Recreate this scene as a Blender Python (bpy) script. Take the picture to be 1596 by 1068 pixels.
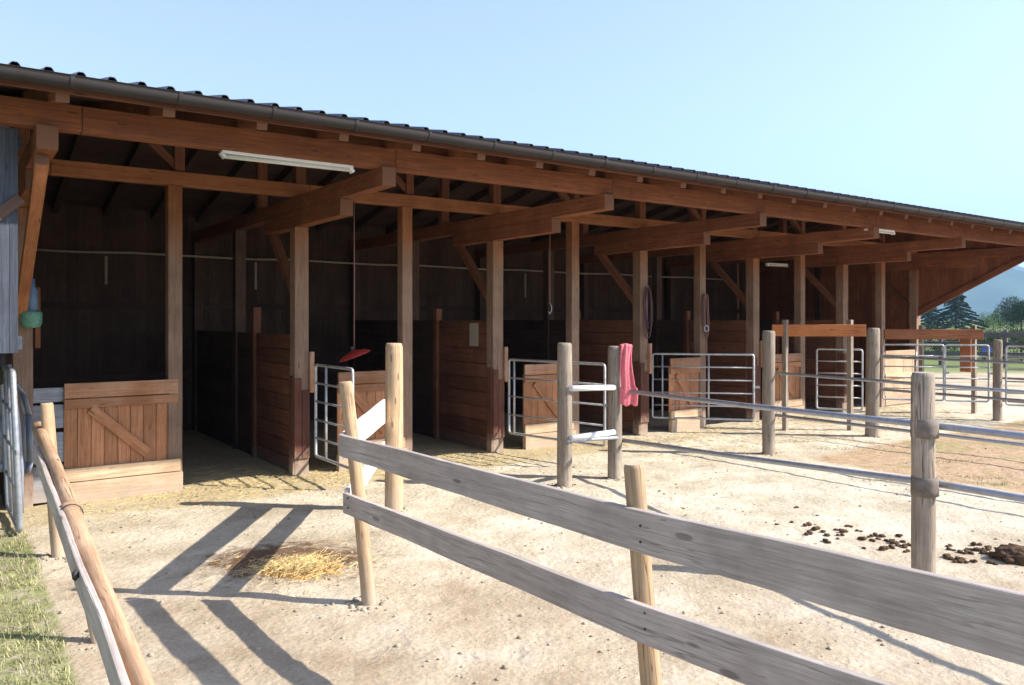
import bpy, math, random
import numpy as np
from mathutils import Vector, Matrix, noise
random.seed(7); np.random.seed(7)
R = math.radians
for o in list(bpy.data.objects): bpy.data.objects.remove(o)
scn = bpy.context.scene
# ------------------------------------------------------------------ camera, sky, sun, exposure
F = 1241.0; W0, H0 = 1596.0, 1068.0; HOR = 497.0; CH = 1.8
cam = bpy.data.cameras.new('camera'); co = bpy.data.objects.new('camera', cam); scn.collection.objects.link(co)
cam.sensor_width = 36; cam.lens = F/W0*36; cam.sensor_fit = 'HORIZONTAL'
cam.shift_y = -(534-HOR)/W0; cam.clip_start = .05; cam.clip_end = 12000
co.location = (0, 0, CH); co.rotation_euler = (R(90), 0, 0); scn.camera = co
SUN_EL, SHX, SHY = R(36.9), -.99, .135
sun_h = Vector((-SHX, -SHY, 0)).normalized()
sun_v = Vector((sun_h.x*math.cos(SUN_EL), sun_h.y*math.cos(SUN_EL), math.sin(SUN_EL)))
w = bpy.data.worlds.new('World'); scn.world = w; w.use_nodes = True
nt = w.node_tree; nt.nodes.clear()
sky = nt.nodes.new('ShaderNodeTexSky'); sky.sky_type = 'NISHITA'; sky.sun_disc = False
sky.sun_elevation = SUN_EL; sky.sun_rotation = math.atan2(sun_h.x, sun_h.y)
sky.altitude = 200; sky.air_density = 1.1; sky.dust_density = .7; sky.ozone_density = 1.7
bg = nt.nodes.new('ShaderNodeBackground'); bg.inputs[1].default_value = .12
out = nt.nodes.new('ShaderNodeOutputWorld')
hs = nt.nodes.new('ShaderNodeHueSaturation'); hs.inputs['Saturation'].default_value = .84; hs.inputs['Hue'].default_value = .518
nt.links.new(sky.outputs[0], hs.inputs['Color']); nt.links.new(hs.outputs[0], bg.inputs[0]); nt.links.new(bg.outputs[0], out.inputs[0])
sl = bpy.data.lights.new('sun', 'SUN'); sl.energy = 4.2; sl.angle = R(.55); sl.color = (1, .94, .86)
so = bpy.data.objects.new('sun', sl); scn.collection.objects.link(so)
so.rotation_euler = sun_v.to_track_quat('Z', 'Y').to_euler(); so.location = (20, -5, 20)
scn.view_settings.view_transform = 'Standard'; scn.view_settings.look = 'None'
scn.view_settings.exposure = 1.42; scn.view_settings.gamma = 1
scn.render.engine = 'CYCLES'
scn.cycles.max_bounces = 8; scn.cycles.diffuse_bounces = 5

# ------------------------------------------------------------------ frames
C = scn.collection
DA = Vector((.8142, .5807, 0)); DB = Vector((-.5807, .8142, 0)); Z = Vector((0, 0, 1))
O0 = Vector((-2.455, 9.19, 0))
def A(a, b, z=0): return O0 + DA*a + DB*b + Z*z
def a_of(u, b):
    k = (u-798)/F; p = O0 + DB*b
    return (k*p.y-p.x)/(DA.x-k*DA.y)
def px(u, Y, z=0): return Vector(((u-798)/F*Y, Y, z))
def gr(u, v): Y = CH*F/(v-HOR); return Vector(((u-798)/F*Y, Y, 0))
S = 2.73                                                       # bay

# ------------------------------------------------------------------ mesh builder
class MB:
    def __init__(s): s.v = []; s.f = []; s.uv = []; s.t = []; s.sm = []
    def face(s, idx, uvs, tint, smooth=False):
        s.f.append(idx); s.uv += uvs; s.t += [tint]*len(idx); s.sm.append(smooth)
    def beam(s, p0, p1, w, h, up=Z, tint=None, n=1, wob=0, taper=1.0):
        """box from p0 to p1, w sideways, h along up"""
        p0 = Vector(p0); p1 = Vector(p1)
        if tint is None: tint = random.uniform(.8, 1.15)
        tn = (tint, random.random(), 0, 1)
        d = (p1-p0); L = d.length; d.normalize()
        side = d.cross(up)
        if side.length < 1e-4: side = d.cross(Vector((0, 1, 0)))
        side.normalize(); u2 = side.cross(d).normalized()
        b0 = len(s.v); ou, ov = random.uniform(0, 40), random.uniform(0, 40)
        for i in range(n+1):
            t = i/n; c = p0+d*(L*t); k = 1+(taper-1)*t
            if wob and 0 < i < n: c = c+side*random.uniform(-wob, wob)*.4+u2*random.uniform(-wob, wob)
            for (sx, sy) in ((-1, -1), (1, -1), (1, 1), (-1, 1)):
                dw = random.uniform(-wob, wob)*.5 if wob else 0
                s.v.append(c+side*(sx*w/2*k)+u2*(sy*(h/2*k+dw)))
        per = [0, w, w+h, 2*w+h, 2*w+2*h]
        for i in range(n):
            for j in range(4):
                a = b0+4*i+j; b = b0+4*i+(j+1) % 4
                u0, u1 = ou+L*i/n, ou+L*(i+1)/n
                s.face((a, b, b+4, a+4), [(u0, ov+per[j]), (u0, ov+per[j+1]), (u1, ov+per[j+1]), (u1, ov+per[j])], tn)
        te = (tint*.85, random.random(), 1, 1)
        e = b0+4*n
        s.face((b0+3, b0+2, b0+1, b0), [(ou, ov+h), (ou+.05*w, ov+h), (ou+.05*w, ov), (ou, ov)], te)
        s.face((e, e+1, e+2, e+3), [(ou, ov), (ou+.05*w, ov), (ou+.05*w, ov+h), (ou, ov+h)], te)
        return s
    def box(s, c, w, d, h, tint=None):                          # barn-axis box: w along a, d along b
        c = Vector(c)
        s.beam(c-DA*(w/2), c+DA*(w/2), d, h, Z, tint)
    def log(s, p0, p1, r0, r1, seg=14, n=10, rough=.04, bend=0, tint=None, caps=True, chamfer=True):
        p0 = Vector(p0); p1 = Vector(p1); d = p1-p0; L = d.length; d.normalize()
        x = d.orthogonal().normalized(); y = d.cross(x)
        if tint is None: tint = random.uniform(.88, 1.12)
        tn = (tint, random.random(), 0, 1); sd = Vector((random.random()*50, random.random()*50, random.random()*50))
        bx = x*random.uniform(-1, 1)+y*random.uniform(-1, 1)
        b0 = len(s.v); ou, ov = random.uniform(0, 40), random.uniform(0, 40)
        ts = [i/n for i in range(n+1)]
        if chamfer: ts = [0, min(.4*r0/L, .02)]+ts[1:-1]+[1-min(.4*r1/L, .02), 1]
        m = len(ts)-1
        for i, t in enumerate(ts):
            r = r0+(r1-r0)*t
            if chamfer and i in (0, m): r *= .88
            c = p0+d*(L*t)+bx*(bend*math.sin(math.pi*t))
            for j in range(seg):
                th = 2*math.pi*j/seg; q = Vector((math.cos(th), math.sin(th), t*L*1.5))
                rr = r*(1+rough*2*noise.noise(q+sd))
                s.v.append(c+x*(rr*math.cos(th))+y*(rr*math.sin(th)))
        for i in range(m):
            for j in range(seg):
                a = b0+seg*i+j; b = b0+seg*i+(j+1) % seg
                v0, v1 = ov+2*math.pi*r0*j/seg, ov+2*math.pi*r0*(j+1)/seg
                u0, u1 = ou+L*ts[i], ou+L*ts[i+1]
                s.face((a, b, b+seg, a+seg), [(u0, v0), (u0, v1), (u1, v1), (u1, v0)], tn, True)
        if caps:
            te = (tint, random.random(), 1, 1)
            for base, rev in ((b0, True), (b0+seg*m, False)):
                idx = [base+j for j in range(seg)]
                uv = [(ou+.02*math.cos(2*math.pi*j/seg), ov+r0*math.sin(2*math.pi*j/seg)) for j in range(seg)]
                if rev: idx.reverse(); uv.reverse()
                s.face(tuple(idx), uv, te)
        return s
    def path(s, pts, r, seg=8, tint=1.0, closed=False):        # bent tube
        pts = [Vector(p) for p in pts]; n = len(pts); b0 = len(s.v); x = None
        for i, p in enumerate(pts):
            if closed: d = pts[(i+1) % n]-pts[i-1]
            else: d = pts[min(i+1, n-1)]-pts[max(i-1, 0)]
            d.normalize()
            if x is None: x = d.orthogonal().normalized()
            x = (x-d*x.dot(d)).normalized(); y = d.cross(x)
            for j in range(seg):
                th = 2*math.pi*j/seg
                s.v.append(p+x*(r*math.cos(th))+y*(r*math.sin(th)))
        tn = (tint, random.random(), 0, 1)
        for i in range(n if closed else n-1):
            for j in range(seg):
                a = b0+seg*i+j; b = b0+seg*i+(j+1) % seg
                a2 = b0+seg*((i+1) % n)+j; b2 = b0+seg*((i+1) % n)+(j+1) % seg
                s.face((a, b, b2, a2), [(i*.1, j*.01), (i*.1, j*.01+.01), (i*.1+.1, j*.01+.01), (i*.1+.1, j*.01)], tn, True)
        if not closed:
            s.face(tuple(b0+j for j in reversed(range(seg))), [(0, 0)]*seg, tn)
            s.face(tuple(b0+seg*(n-1)+j for j in range(seg)), [(0, 0)]*seg, tn)
        return s
    def poly(s, vs, tint=1.0, smooth=False, uv=None):
        b = len(s.v); s.v += [Vector(v) for v in vs]
        s.face(tuple(range(b, b+len(vs))), uv or [(v[0], v[1]) for v in vs], (tint, random.random(), 0, 1), smooth)
    def blob(s, c, rx, ry, rz, seed, sub=2, amp=.25, tint=1.0, fq=1.3):
        key = sub
        if key not in ICO:
            import bmesh
            bm = bmesh.new(); bmesh.ops.create_icosphere(bm, subdivisions=sub, radius=1)
            bm.verts.ensure_lookup_table(); ICO[key] = ([v.co.copy() for v in bm.verts], [tuple(v.index for v in f.verts) for f in bm.faces]); bm.free()
        vs, fs = ICO[key]; b = len(s.v); sd = Vector((seed*7.3, seed*3.1, seed*1.7)); tn = (tint, random.random(), 0, 1)
        for v in vs:
            k = 1+amp*noise.noise(v*fq+sd)*2
            s.v.append(Vector(c)+Vector((v.x*rx, v.y*ry, v.z*rz))*k)
        for f in fs: s.face(tuple(b+i for i in f), [(vs[i].x*rx*3, vs[i].y*ry*3) for i in f], tn, True)
    def build(s, name, mat, parent=None, bevel=0, loc=None):
        me = bpy.data.meshes.new(name)
        org = Vector(loc) if loc is not None else (Vector(parent.location) if parent is not None and parent.parent is None else None)
        if parent is not None and parent.parent is not None:
            org = WORLD.get(parent.name, Vector((0, 0, 0)))
        if org is None:
            arr = np.array([tuple(v) for v in s.v]); org = Vector((arr[:, 0].mean(), arr[:, 1].mean(), arr[:, 2].min()))
        me.from_pydata([tuple(v-org) for v in s.v], [], s.f)
        uvl = me.uv_layers.new(name='UVMap'); uvl.data.foreach_set('uv', [c for q in s.uv for c in q])
        ca = me.color_attributes.new('tint', 'FLOAT_COLOR', 'CORNER'); ca.data.foreach_set('color', [c for q in s.t for c in q])
        me.polygons.foreach_set('use_smooth', s.sm)
        me.materials.append(mat); me.update()
        o = bpy.data.objects.new(name, me); C.objects.link(o)
        if parent is not None: o.parent = parent
        else: o.location = org
        WORLD[o.name] = org
        if bevel:
            m = o.modifiers.new('bevel', 'BEVEL'); m.width = bevel; m.segments = 2; m.limit_method = 'ANGLE'; m.angle_limit = R(50)
        return o
ICO = {}; WORLD = {}
def tag(o, label=None, cat=None, group=None, kind=None):
    if label: o['label'] = label
    if cat: o['category'] = cat
    if group: o['group'] = group
    if kind: o['kind'] = kind
    return o
def thing(name, label, cat, loc=(0, 0, 0), group=None):
    o = bpy.data.objects.new(name, None); C.objects.link(o); o.location = loc; o.empty_display_size = .2
    WORLD[o.name] = Vector(loc)
    return tag(o, label, cat, group)

# ------------------------------------------------------------------ materials
def new_mat(name):
    m = bpy.data.materials.new(name); m.use_nodes = True; n = m.node_tree
    return m, n, n.nodes['Principled BSDF']
class N:
    def __init__(s, n): s.n = n
    def __call__(s, t, ins=None, **kw):
        x = s.n.nodes.new(t)
        for k, v in kw.items(): setattr(x, k, v)
        for k, v in (ins or {}).items():
            if isinstance(v, bpy.types.NodeSocket): s.n.links.new(v, x.inputs[k])
            else: x.inputs[k].default_value = v
        return x
    def mix(s, f, a, b, mode='MIX'):
        x = s.n.nodes.new('ShaderNodeMix'); x.data_type = 'RGBA'; x.blend_type = mode
        for k, v in ((0, f), (6, a), (7, b)):
            if isinstance(v, bpy.types.NodeSocket): s.n.links.new(v, x.inputs[k])
            else: x.inputs[k].default_value = v if not isinstance(v, tuple) or len(v) == 4 else (*v, 1)
        return x.outputs[2]
    def math(s, op, a, b=0, clamp=False):
        x = s.n.nodes.new('ShaderNodeMath'); x.operation = op; x.use_clamp = clamp
        for k, v in ((0, a), (1, b)):
            if isinstance(v, bpy.types.NodeSocket): s.n.links.new(v, x.inputs[k])
            else: x.inputs[k].default_value = v
        return x.outputs[0]
    def ramp(s, f, stops):
        x = s.n.nodes.new('ShaderNodeValToRGB'); s.n.links.new(f, x.inputs[0]); e = x.color_ramp.elements
        while len(e) < len(stops): e.new(.5)
        for q, (p, c) in zip(e, stops): q.position = p; q.color = c if len(c) == 4 else (*c, 1)
        return x.outputs[0]
    def rng(s, v, a, b, c=0, d=1):
        x = s.n.nodes.new('ShaderNodeMapRange'); s.n.links.new(v, x.inputs[0])
        for i, q in enumerate((a, b, c, d)): x.inputs[i+1].default_value = q
        return x.outputs[0]

def wood(name, dark, light, rough=.8, grey=None, dirt=None, knots=.5, bump=.35, end=None, cracks=.35):
    """grey = (colour, z_full, z_none): sun-bleached zone; dirt = (colour, z)"""
    m, n, p = new_mat(name); k = N(n)
    uv = k('ShaderNodeUVMap', uv_map='UVMap').outputs[0]
    m1 = k('ShaderNodeMapping', {'Vector': uv, 'Scale': (1.6, 46, 1)}).outputs[0]
    g1 = k('ShaderNodeTexNoise', {'Vector': m1, 'Scale': 1, 'Detail': 5, 'Roughness': .6, 'Distortion': .7}).outputs[0]
    m2 = k('ShaderNodeMapping', {'Vector': uv, 'Scale': (7, 260, 1)}).outputs[0]
    g2 = k('ShaderNodeTexNoise', {'Vector': m2, 'Scale': 1, 'Detail': 3}).outputs[0]
    pos = k('ShaderNodeNewGeometry').outputs['Position']
    bl = k('ShaderNodeTexNoise', {'Vector': pos, 'Scale': 2.3, 'Detail': 4, 'Roughness': .65}).outputs[0]
    f = k.math('ADD', k.math('MULTIPLY', g1, .58), k.math('MULTIPLY', g2, .42))
    col = k.ramp(f, [(.3, dark), (.62, light)])
    if grey:
        z = k('ShaderNodeSeparateXYZ', {0: pos}).outputs[2]
        gf = k.rng(k.math('ADD', z, k.math('MULTIPLY', k.math('SUBTRACT', bl, .5), 1.1)), grey[2], grey[1])
        gf = k.math('MULTIPLY', gf, grey[3] if len(grey) > 3 else .9)
        gc = k.ramp(f, [(.3, tuple(c*.5 for c in grey[0])), (.65, grey[0])])
        col = k.mix(gf, col, gc)
    # knots
    m3 = k('ShaderNodeMapping', {'Vector': uv, 'Scale': (2.6, 11, 1)}).outputs[0]
    vo = k('ShaderNodeTexVoronoi', {'Vector': m3, 'Scale': 1.0, 'Randomness': 1.0})
    kf = k.math('MULTIPLY', k.rng(vo.outputs['Distance'], .13, .085), knots)
    col = k.mix(kf, col, tuple(c*.28 for c in dark))
    if cracks:
        m4 = k('ShaderNodeMapping', {'Vector': uv, 'Scale': (1.1, 38, 1), 'Location': (3.3, 7.7, 0)}).outputs[0]
        cn = k('ShaderNodeTexNoise', {'Vector': m4, 'Scale': 1, 'Detail': 3, 'Roughness': .5, 'Distortion': .3}).outputs[0]
        cf = k.math('MULTIPLY', k.rng(k.math('ABSOLUTE', k.math('SUBTRACT', cn, .56)), .022, .006), k.math('MULTIPLY', k.rng(bl, .42, .58), cracks))
        col = k.mix(cf, col, tuple(c*.3 for c in dark))
    # blotches
    col = k.mix(1.0, col, k.ramp(bl, [(.3, (.72, .7, .68)), (.7, (1.18, 1.18, 1.18))]), 'MULTIPLY')
    at = k('ShaderNodeAttribute', attribute_name='tint')
    sp = k('ShaderNodeSeparateColor', {0: at.outputs['Color']})
    tint = k('ShaderNodeCombineColor', {0: sp.outputs[0], 1: sp.outputs[0], 2: sp.outputs[0]}).outputs[0]
    col = k.mix(1.0, col, tint, 'MULTIPLY')
    if end: col = k.mix(sp.outputs[2], col, end)
    if dirt:
        z = k('ShaderNodeSeparateXYZ', {0: pos}).outputs[2]
        n3 = k('ShaderNodeTexNoise', {'Vector': pos, 'Scale': 14, 'Detail': 4}).outputs[0]
        df = k.rng(k.math('ADD', z, k.math('MULTIPLY', k.math('SUBTRACT', n3, .5), dirt[1]*1.4)), dirt[1], 0, 0, .75)
        col = k.mix(df, col, dirt[0])
    n.links.new(col, p.inputs['Base Color']); p.inputs['Roughness'].default_value = rough
    p.inputs['Specular IOR Level'].default_value = .25
    h = k.math('SUBTRACT', f, k.math('MULTIPLY', kf, .3))
    if cracks: h = k.math('SUBTRACT', h, cf)
    b = k('ShaderNodeBump', {'Height': h, 'Strength': bump, 'Distance': .006}).outputs[0]
    n.links.new(b, p.inputs['Normal'])
    return m
def plain(name, col, rough=.6, metal=0, var=.15, scale=20, bump=0, spec=.5, scratch=None):
    m, n, p = new_mat(name); k = N(n)
    pos = k('ShaderNodeTexCoord').outputs['Object']
    nz = k('ShaderNodeTexNoise', {'Vector': pos, 'Scale': scale, 'Detail': 5, 'Roughness': .6}).outputs[0]
    c = k.mix(1.0, (*col, 1), k.ramp(nz, [(.3, (1-var,)*3), (.7, (1+var,)*3)]), 'MULTIPLY')
    at = k('ShaderNodeAttribute', attribute_name='tint'); sp = k('ShaderNodeSeparateColor', {0: at.outputs['Color']})
    c = k.mix(1.0, c, k('ShaderNodeCombineColor', {0: sp.outputs[0], 1: sp.outputs[0], 2: sp.outputs[0]}).outputs[0], 'MULTIPLY')
    if scratch:
        n2 = k('ShaderNodeTexNoise', {'Vector': pos, 'Scale': scale*.35, 'Detail': 6, 'Roughness': .7}).outputs[0]
        c = k.mix(k.rng(n2, .56, .68), c, scratch)
    n.links.new(c, p.inputs['Base Color']); p.inputs['Metallic'].default_value = metal
    p.inputs['Specular IOR Level'].default_value = spec
    n.links.new(k.rng(nz, .3, .7, rough-.1, rough+.1), p.inputs['Roughness'])
    if bump:
        n.links.new(k('ShaderNodeBump', {'Height': nz, 'Strength': bump, 'Distance': .01}).outputs[0], p.inputs['Normal'])
    return m
DIRT = (.42, .34, .26)
GREYW = (.33, .235, .175)
M = {}
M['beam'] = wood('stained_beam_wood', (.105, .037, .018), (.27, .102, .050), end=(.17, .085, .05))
M['header'] = wood('stained_header_wood', (.17, .06, .028), (.38, .165, .08), end=(.2, .1, .06))
M['post'] = wood('post_wood', (.16, .065, .03), (.36, .16, .08), grey=((.35, .24, .175), 2.35, 2.85, .9), dirt=(DIRT, .25))
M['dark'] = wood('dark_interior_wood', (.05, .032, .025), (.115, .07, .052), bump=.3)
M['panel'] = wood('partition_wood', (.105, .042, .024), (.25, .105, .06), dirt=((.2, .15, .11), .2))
M['door'] = wood('half_wall_wood', (.25, .10, .048), (.54, .265, .135), grey=((.42, .31, .235), 1.3, .85, .6), dirt=(DIRT, .2))
M['sill'] = wood('pale_sill_wood', (.36, .23, .13), (.62, .46, .31), dirt=(DIRT, .25))
M['kick'] = wood('red_brown_kick_board', (.07, .026, .018), (.165, .07, .046), dirt=(DIRT, .3))
M['grey'] = wood('grey_board_wood', (.33, .275, .235), (.56, .485, .425), dirt=(DIRT, .1), knots=.6, cracks=.55, bump=.5)
M['bluedark'] = wood('grey_cladding_painted_shade', (.032, .038, .050), (.08, .092, .118))  # grey planks, with bluish sky-lit shade put into this darker colour
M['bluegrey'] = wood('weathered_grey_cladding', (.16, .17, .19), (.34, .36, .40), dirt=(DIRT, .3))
M['whiteboard'] = wood('pale_board_wood', (.5, .47, .43), (.74, .71, .66), knots=.4)
M['stake'] = wood('peeled_stake_wood', (.30, .19, .10), (.56, .40, .25), dirt=(DIRT, .3), end=(.55, .42, .28), cracks=.7, knots=.7)
M['logw'] = wood('peeled_log_wood', (.30, .165, .085), (.60, .40, .25), end=(.6, .45, .3), knots=.8, cracks=.8)
M['round'] = wood('weathered_round_post_wood', (.17, .135, .10), (.37, .31, .245), dirt=(DIRT, .3), end=(.42, .36, .28), bump=.7, cracks=1.0)
M['orange'] = wood('orange_glazed_wood', (.30, .095, .03), (.55, .21, .075), knots=.4)
M['galv'] = plain('galvanised_tube', (.46, .47, .48), .5, .45, .2, 12, scratch=(.3, .27, .23, 1))
M['galvdull'] = plain('dull_galvanised_tube', (.36, .38, .42), .5, .5, .15, 25, scratch=(.33, .29, .24, 1))
M['bracket'] = plain('dark_bracket_metal', (.06, .05, .045), .6, .3)
M['roof'] = plain('dark_roof_sheet', (.05, .055, .075), .42, .35, .15, 3)
M['gutter'] = plain('brown_grey_gutter', (.034, .029, .029), .7, .0, .2, 4, spec=.25)
M['litedge'] = plain('painted_lit_edge', (.42, .42, .5), .5, .2, .15, 6)  # light on the roof edge put into a pale lilac colour
M['white'] = plain('white_painted_metal', (.68, .69, .68), .45, 0, .06, 8)
M['diff'] = plain('lamp_diffuser_plastic', (.6, .6, .58), .35, 0, .04, 8)
M['red'] = plain('red_enamel', (.36, .035, .025), .4, 0, .15, 15)
M['cord'] = plain('brown_cord', (.22, .12, .1), .8)
M['darkrope'] = plain('dark_rope', (.09, .05, .06), .9)
M['paper'] = plain('paper', (.42, .37, .3), .9, 0, .08, 10)
M['pink'] = plain('pink_towelling', (.70, .19, .22), .95, 0, .22, 60, bump=.6, spec=.1)
M['bluep'] = plain('blue_plastic', (.10, .17, .27), .45)
M['greenp'] = plain('green_plastic', (.10, .25, .19), .5, 0, .3, 30)
M['tray'] = plain('blue_grey_steel_tray', (.32, .37, .46), .4, .3, .15, 10, scratch=(.2, .13, .1, 1))
M['rubber'] = plain('black_rubber', (.02, .02, .022), .7)
M['manure'] = plain('dry_dung', (.11, .068, .042), .95, 0, .4, 60, bump=1, spec=.1)
M['stone'] = plain('pale_clod', (.42, .35, .255), .95, 0, .25, 30, bump=.5, spec=.1)
M['straw'] = plain('straw', (.62, .46, .20), .8, 0, .2, 40, spec=.2)
M['sawdust'] = plain('orange_sawdust', (.40, .22, .075), .95, 0, .4, 30, bump=1, spec=.1)
M['grass'] = plain('dry_green_grass', (.28, .27, .13), .8, 0, .35, 3, spec=.2)
M['needle'] = plain('spruce_needles', (.035, .07, .04), .8, 0, .4, .8, spec=.2)
M['leaf'] = plain('dark_leaves', (.045, .08, .03), .75, 0, .4, .8, spec=.2)
M['leafl'] = plain('pale_green_leaves', (.13, .2, .05), .75, 0, .3, .8, spec=.2)
M['bark'] = plain('bark', (.12, .085, .06), .95, 0, .3, 12, bump=.8, spec=.1)
M['hill'] = plain('forested_hill', (.05, .085, .05), 1, 0, .5, .006, spec=0)
M['farfence'] = wood('far_dark_fence_wood', (.06, .055, .05), (.15, .14, .135))
M['clampw'] = plain('dark_weathered_clamp', (.19, .155, .125), .8, 0, .3, 20)
M['orange2'] = wood('duller_orange_wood', (.22, .08, .035), (.42, .17, .08), knots=.4)
M['blue'] = plain('blue_paint', (.03, .08, .35), .5)

# ------------------------------------------------------------------ ground
def sstep(x, a, b):
    t = np.clip((x-a)/(b-a), 0, 1); return t*t*(3-2*t)
def axis(lo, hi, st, far_lo, far_hi, g=1.16):
    xs = list(np.arange(lo, hi+1e-6, st)); s = st; x = lo
    L = []
    while x > far_lo: s *= g; x -= s; L.append(x)
    s = st; x = hi; Rr = []
    while x < far_hi: s *= g; x += s; Rr.append(x)
    return np.array(L[::-1]+xs+Rr)
def gheight(x, y):
    v = Vector((x, y, 0))
    h = .014*noise.noise(v*.9)+.010*noise.noise(v*2.7+Vector((5, 5, 5)))+.007*noise.noise(v*7.5)+.004*noise.noise(v*17)
    h += .022*max(0, 1-((x+1.6)**2+(y-5.8)**2)/.5)
    return h
xs = axis(-6.5, 9.5, .07, -4400, 4400); ys = axis(1.0, 14, .07, -4400, 4400)
gx, gy = np.meshgrid(xs, ys); nx, ny = len(xs), len(ys)
gz = np.zeros_like(gx)
for j in range(ny):
    if not (-.5 < ys[j] < 19): continue
    for i in range(nx):
        if -9 < xs[i] < 14:
            fall = min(1, (xs[i]+9)/2, (14-xs[i])/3, (ys[j]+.5)/1, (19-ys[j])/3)
            gz[j, i] = gheight(xs[i], ys[j])*fall
me = bpy.data.meshes.new('ground')
co_ = np.stack([gx.ravel(), gy.ravel(), gz.ravel()], 1)
idx = np.arange(nx*ny).reshape(ny, nx)
q = np.stack([idx[:-1, :-1], idx[:-1, 1:], idx[1:, 1:], idx[1:, :-1]], -1).reshape(-1, 4)
me.vertices.add(len(co_)); me.vertices.foreach_set('co', co_.ravel())
me.loops.add(q.size); me.loops.foreach_set('vertex_index', q.ravel())
me.polygons.add(len(q)); me.polygons.foreach_set('loop_start', np.arange(0, q.size, 4)); me.polygons.foreach_set('loop_total', np.full(len(q), 4))
me.update(calc_edges=True); me.polygons.foreach_set('use_smooth', [True]*len(q))
# surface kinds (r grass, g straw litter, b tan earth, a wet stain)
X, Y = gx.ravel(), gy.ravel()
lx = -1.92-.70*(Y-3.8)                                       # line of the log fence
grass = sstep(lx-X, .0, .25)*sstep(7.0-Y, 0, .8)
grass = np.maximum(grass, sstep(Y, 24, 29))
bb = (X-O0.x)*DB.x+(Y-O0.y)*DB.y; aa = (X-O0.x)*DA.x+(Y-O0.y)*DA.y
straw = sstep(bb, -1.35, -.4)*(1-sstep(aa, 3.5, 5.5)*.6)
tan = sstep(X-(3.41+(10.59-Y)*.71), -.3, .5)*sstep(bb, -2.2, -3.2)*(1-sstep(Y, 20, 24))
wet = np.exp(-(((X+1.68)/.62)**2+((Y-5.92)/.50)**2)**.9)*1.35
ca = me.color_attributes.new('kind_mask', 'FLOAT_COLOR', 'POINT'); ca.data.foreach_set('color', np.stack([grass, straw, tan, wet], 1).ravel())
pal = sstep(Y, 4.2, 8.2)*(1-sstep(Y, 16, 22))
ca = me.color_attributes.new('kind_mask_pale', 'FLOAT_COLOR', 'POINT'); ca.data.foreach_set('color', np.stack([pal, pal, pal, pal*0+1], 1).ravel())
m, n, p = new_mat('packed_dirt'); k = N(n)
pos = k('ShaderNodeNewGeometry').outputs['Position']
n1 = k('ShaderNodeTexNoise', {'Vector': pos, 'Scale': 1.1, 'Detail': 8, 'Roughness': .65}).outputs[0]
n2 = k('ShaderNodeTexNoise', {'Vector': pos, 'Scale': 7, 'Detail': 8, 'Roughness': .7}).outputs[0]
n3 = k('ShaderNodeTexNoise', {'Vector': pos, 'Scale': 45, 'Detail': 6, 'Roughness': .75}).outputs[0]
vo = k('ShaderNodeTexVoronoi', {'Vector': pos, 'Scale': 24}).outputs['Distance']
at = k('ShaderNodeAttribute', attribute_name='kind_mask'); sp = k('ShaderNodeSeparateColor', {0: at.outputs['Color']})
atp = k('ShaderNodeAttribute', attribute_name='kind_mask_pale'); spp = k('ShaderNodeSeparateColor', {0: atp.outputs['Color']})
base = k.ramp(n1, [(.34, (.34, .26, .17)), (.5, (.48, .39, .28)), (.64, (.58, .50, .385))])
pale = k.ramp(n1, [(.36, (.49, .425, .31)), (.6, (.69, .63, .50))])
def edge(m_, nn, amt=.8): return k.rng(k.math('ADD', m_, k.math('MULTIPLY', k.math('SUBTRACT', nn, .5), amt)), .35, .65)
base = k.mix(k.math('MULTIPLY', spp.outputs[0], k.rng(n2, .3, .7, .5, 1)), base, pale)
tanc = k.ramp(n2, [(.3, (.33, .23, .13)), (.5, (.46, .32, .20)), (.7, (.55, .42, .29))])
tanc = k.mix(k.math('MULTIPLY', k.rng(n1, .52, .6), .5), tanc, (.26, .27, .11, 1))
base = k.mix(edge(sp.outputs[2], n1), base, tanc)
strc = k.ramp(n3, [(.3, (.30, .23, .12)), (.7, (.60, .50, .29))])
base = k.mix(k.math('MULTIPLY', edge(sp.outputs[1], n2, 1.4), .75), base, strc)
grc = k.ramp(n2, [(.38, (.42, .37, .27)), (.5, (.31, .305, .15)), (.66, (.20, .235, .08))])
far = k.rng(k('ShaderNodeSeparateXYZ', {0: pos}).outputs[1], 24, 30)
grc = k.mix(far, grc, (.16, .20, .07, 1))
base = k.mix(edge(sp.outputs[0], n1, .6), base, grc)
wetc = k.ramp(n3, [(.3, (.07, .035, .018)), (.7, (.20, .11, .06))])
base = k.mix(k.rng(k.math('ADD', at.outputs['Alpha'], k.math('MULTIPLY', k.math('SUBTRACT', n2, .5), 2.2)), .35, .85, 0, .92), base, wetc)
base = k.mix(1.0, base, k.ramp(n3, [(.3, (.80, .78, .75)), (.62, (1.08, 1.08, 1.07))]), 'MULTIPLY')
sv = k.rng(k('ShaderNodeTexVoronoi', {'Vector': pos, 'Scale': 5.5}).outputs['Distance'], .09, .03, 0, .7)
sv = k.math('MULTIPLY', sv, k.rng(n1, .5, .6))
base = k.mix(sv, base, (.17, .12, .08, 1))
n.links.new(base, p.inputs['Base Color']); p.inputs['Roughness'].default_value = .95; p.inputs['Specular IOR Level'].default_value = .12
wp = k('ShaderNodeVectorMath', {0: pos, 1: k('ShaderNodeVectorMath', {0: k('ShaderNodeTexNoise', {'Vector': pos, 'Scale': 5, 'Detail': 3}).outputs['Color'], 1: (.16, .16, .0)}, operation='MULTIPLY').outputs[0]}, operation='ADD').outputs[0]
dv = k('ShaderNodeTexVoronoi', {'Vector': k('ShaderNodeMapping', {'Vector': wp, 'Scale': (1, 1, 0)}).outputs[0], 'Scale': 3.4}).outputs['Distance']
dent = k.math('MULTIPLY', k.rng(dv, .30, .16), k.rng(n1, .45, .56))
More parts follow.
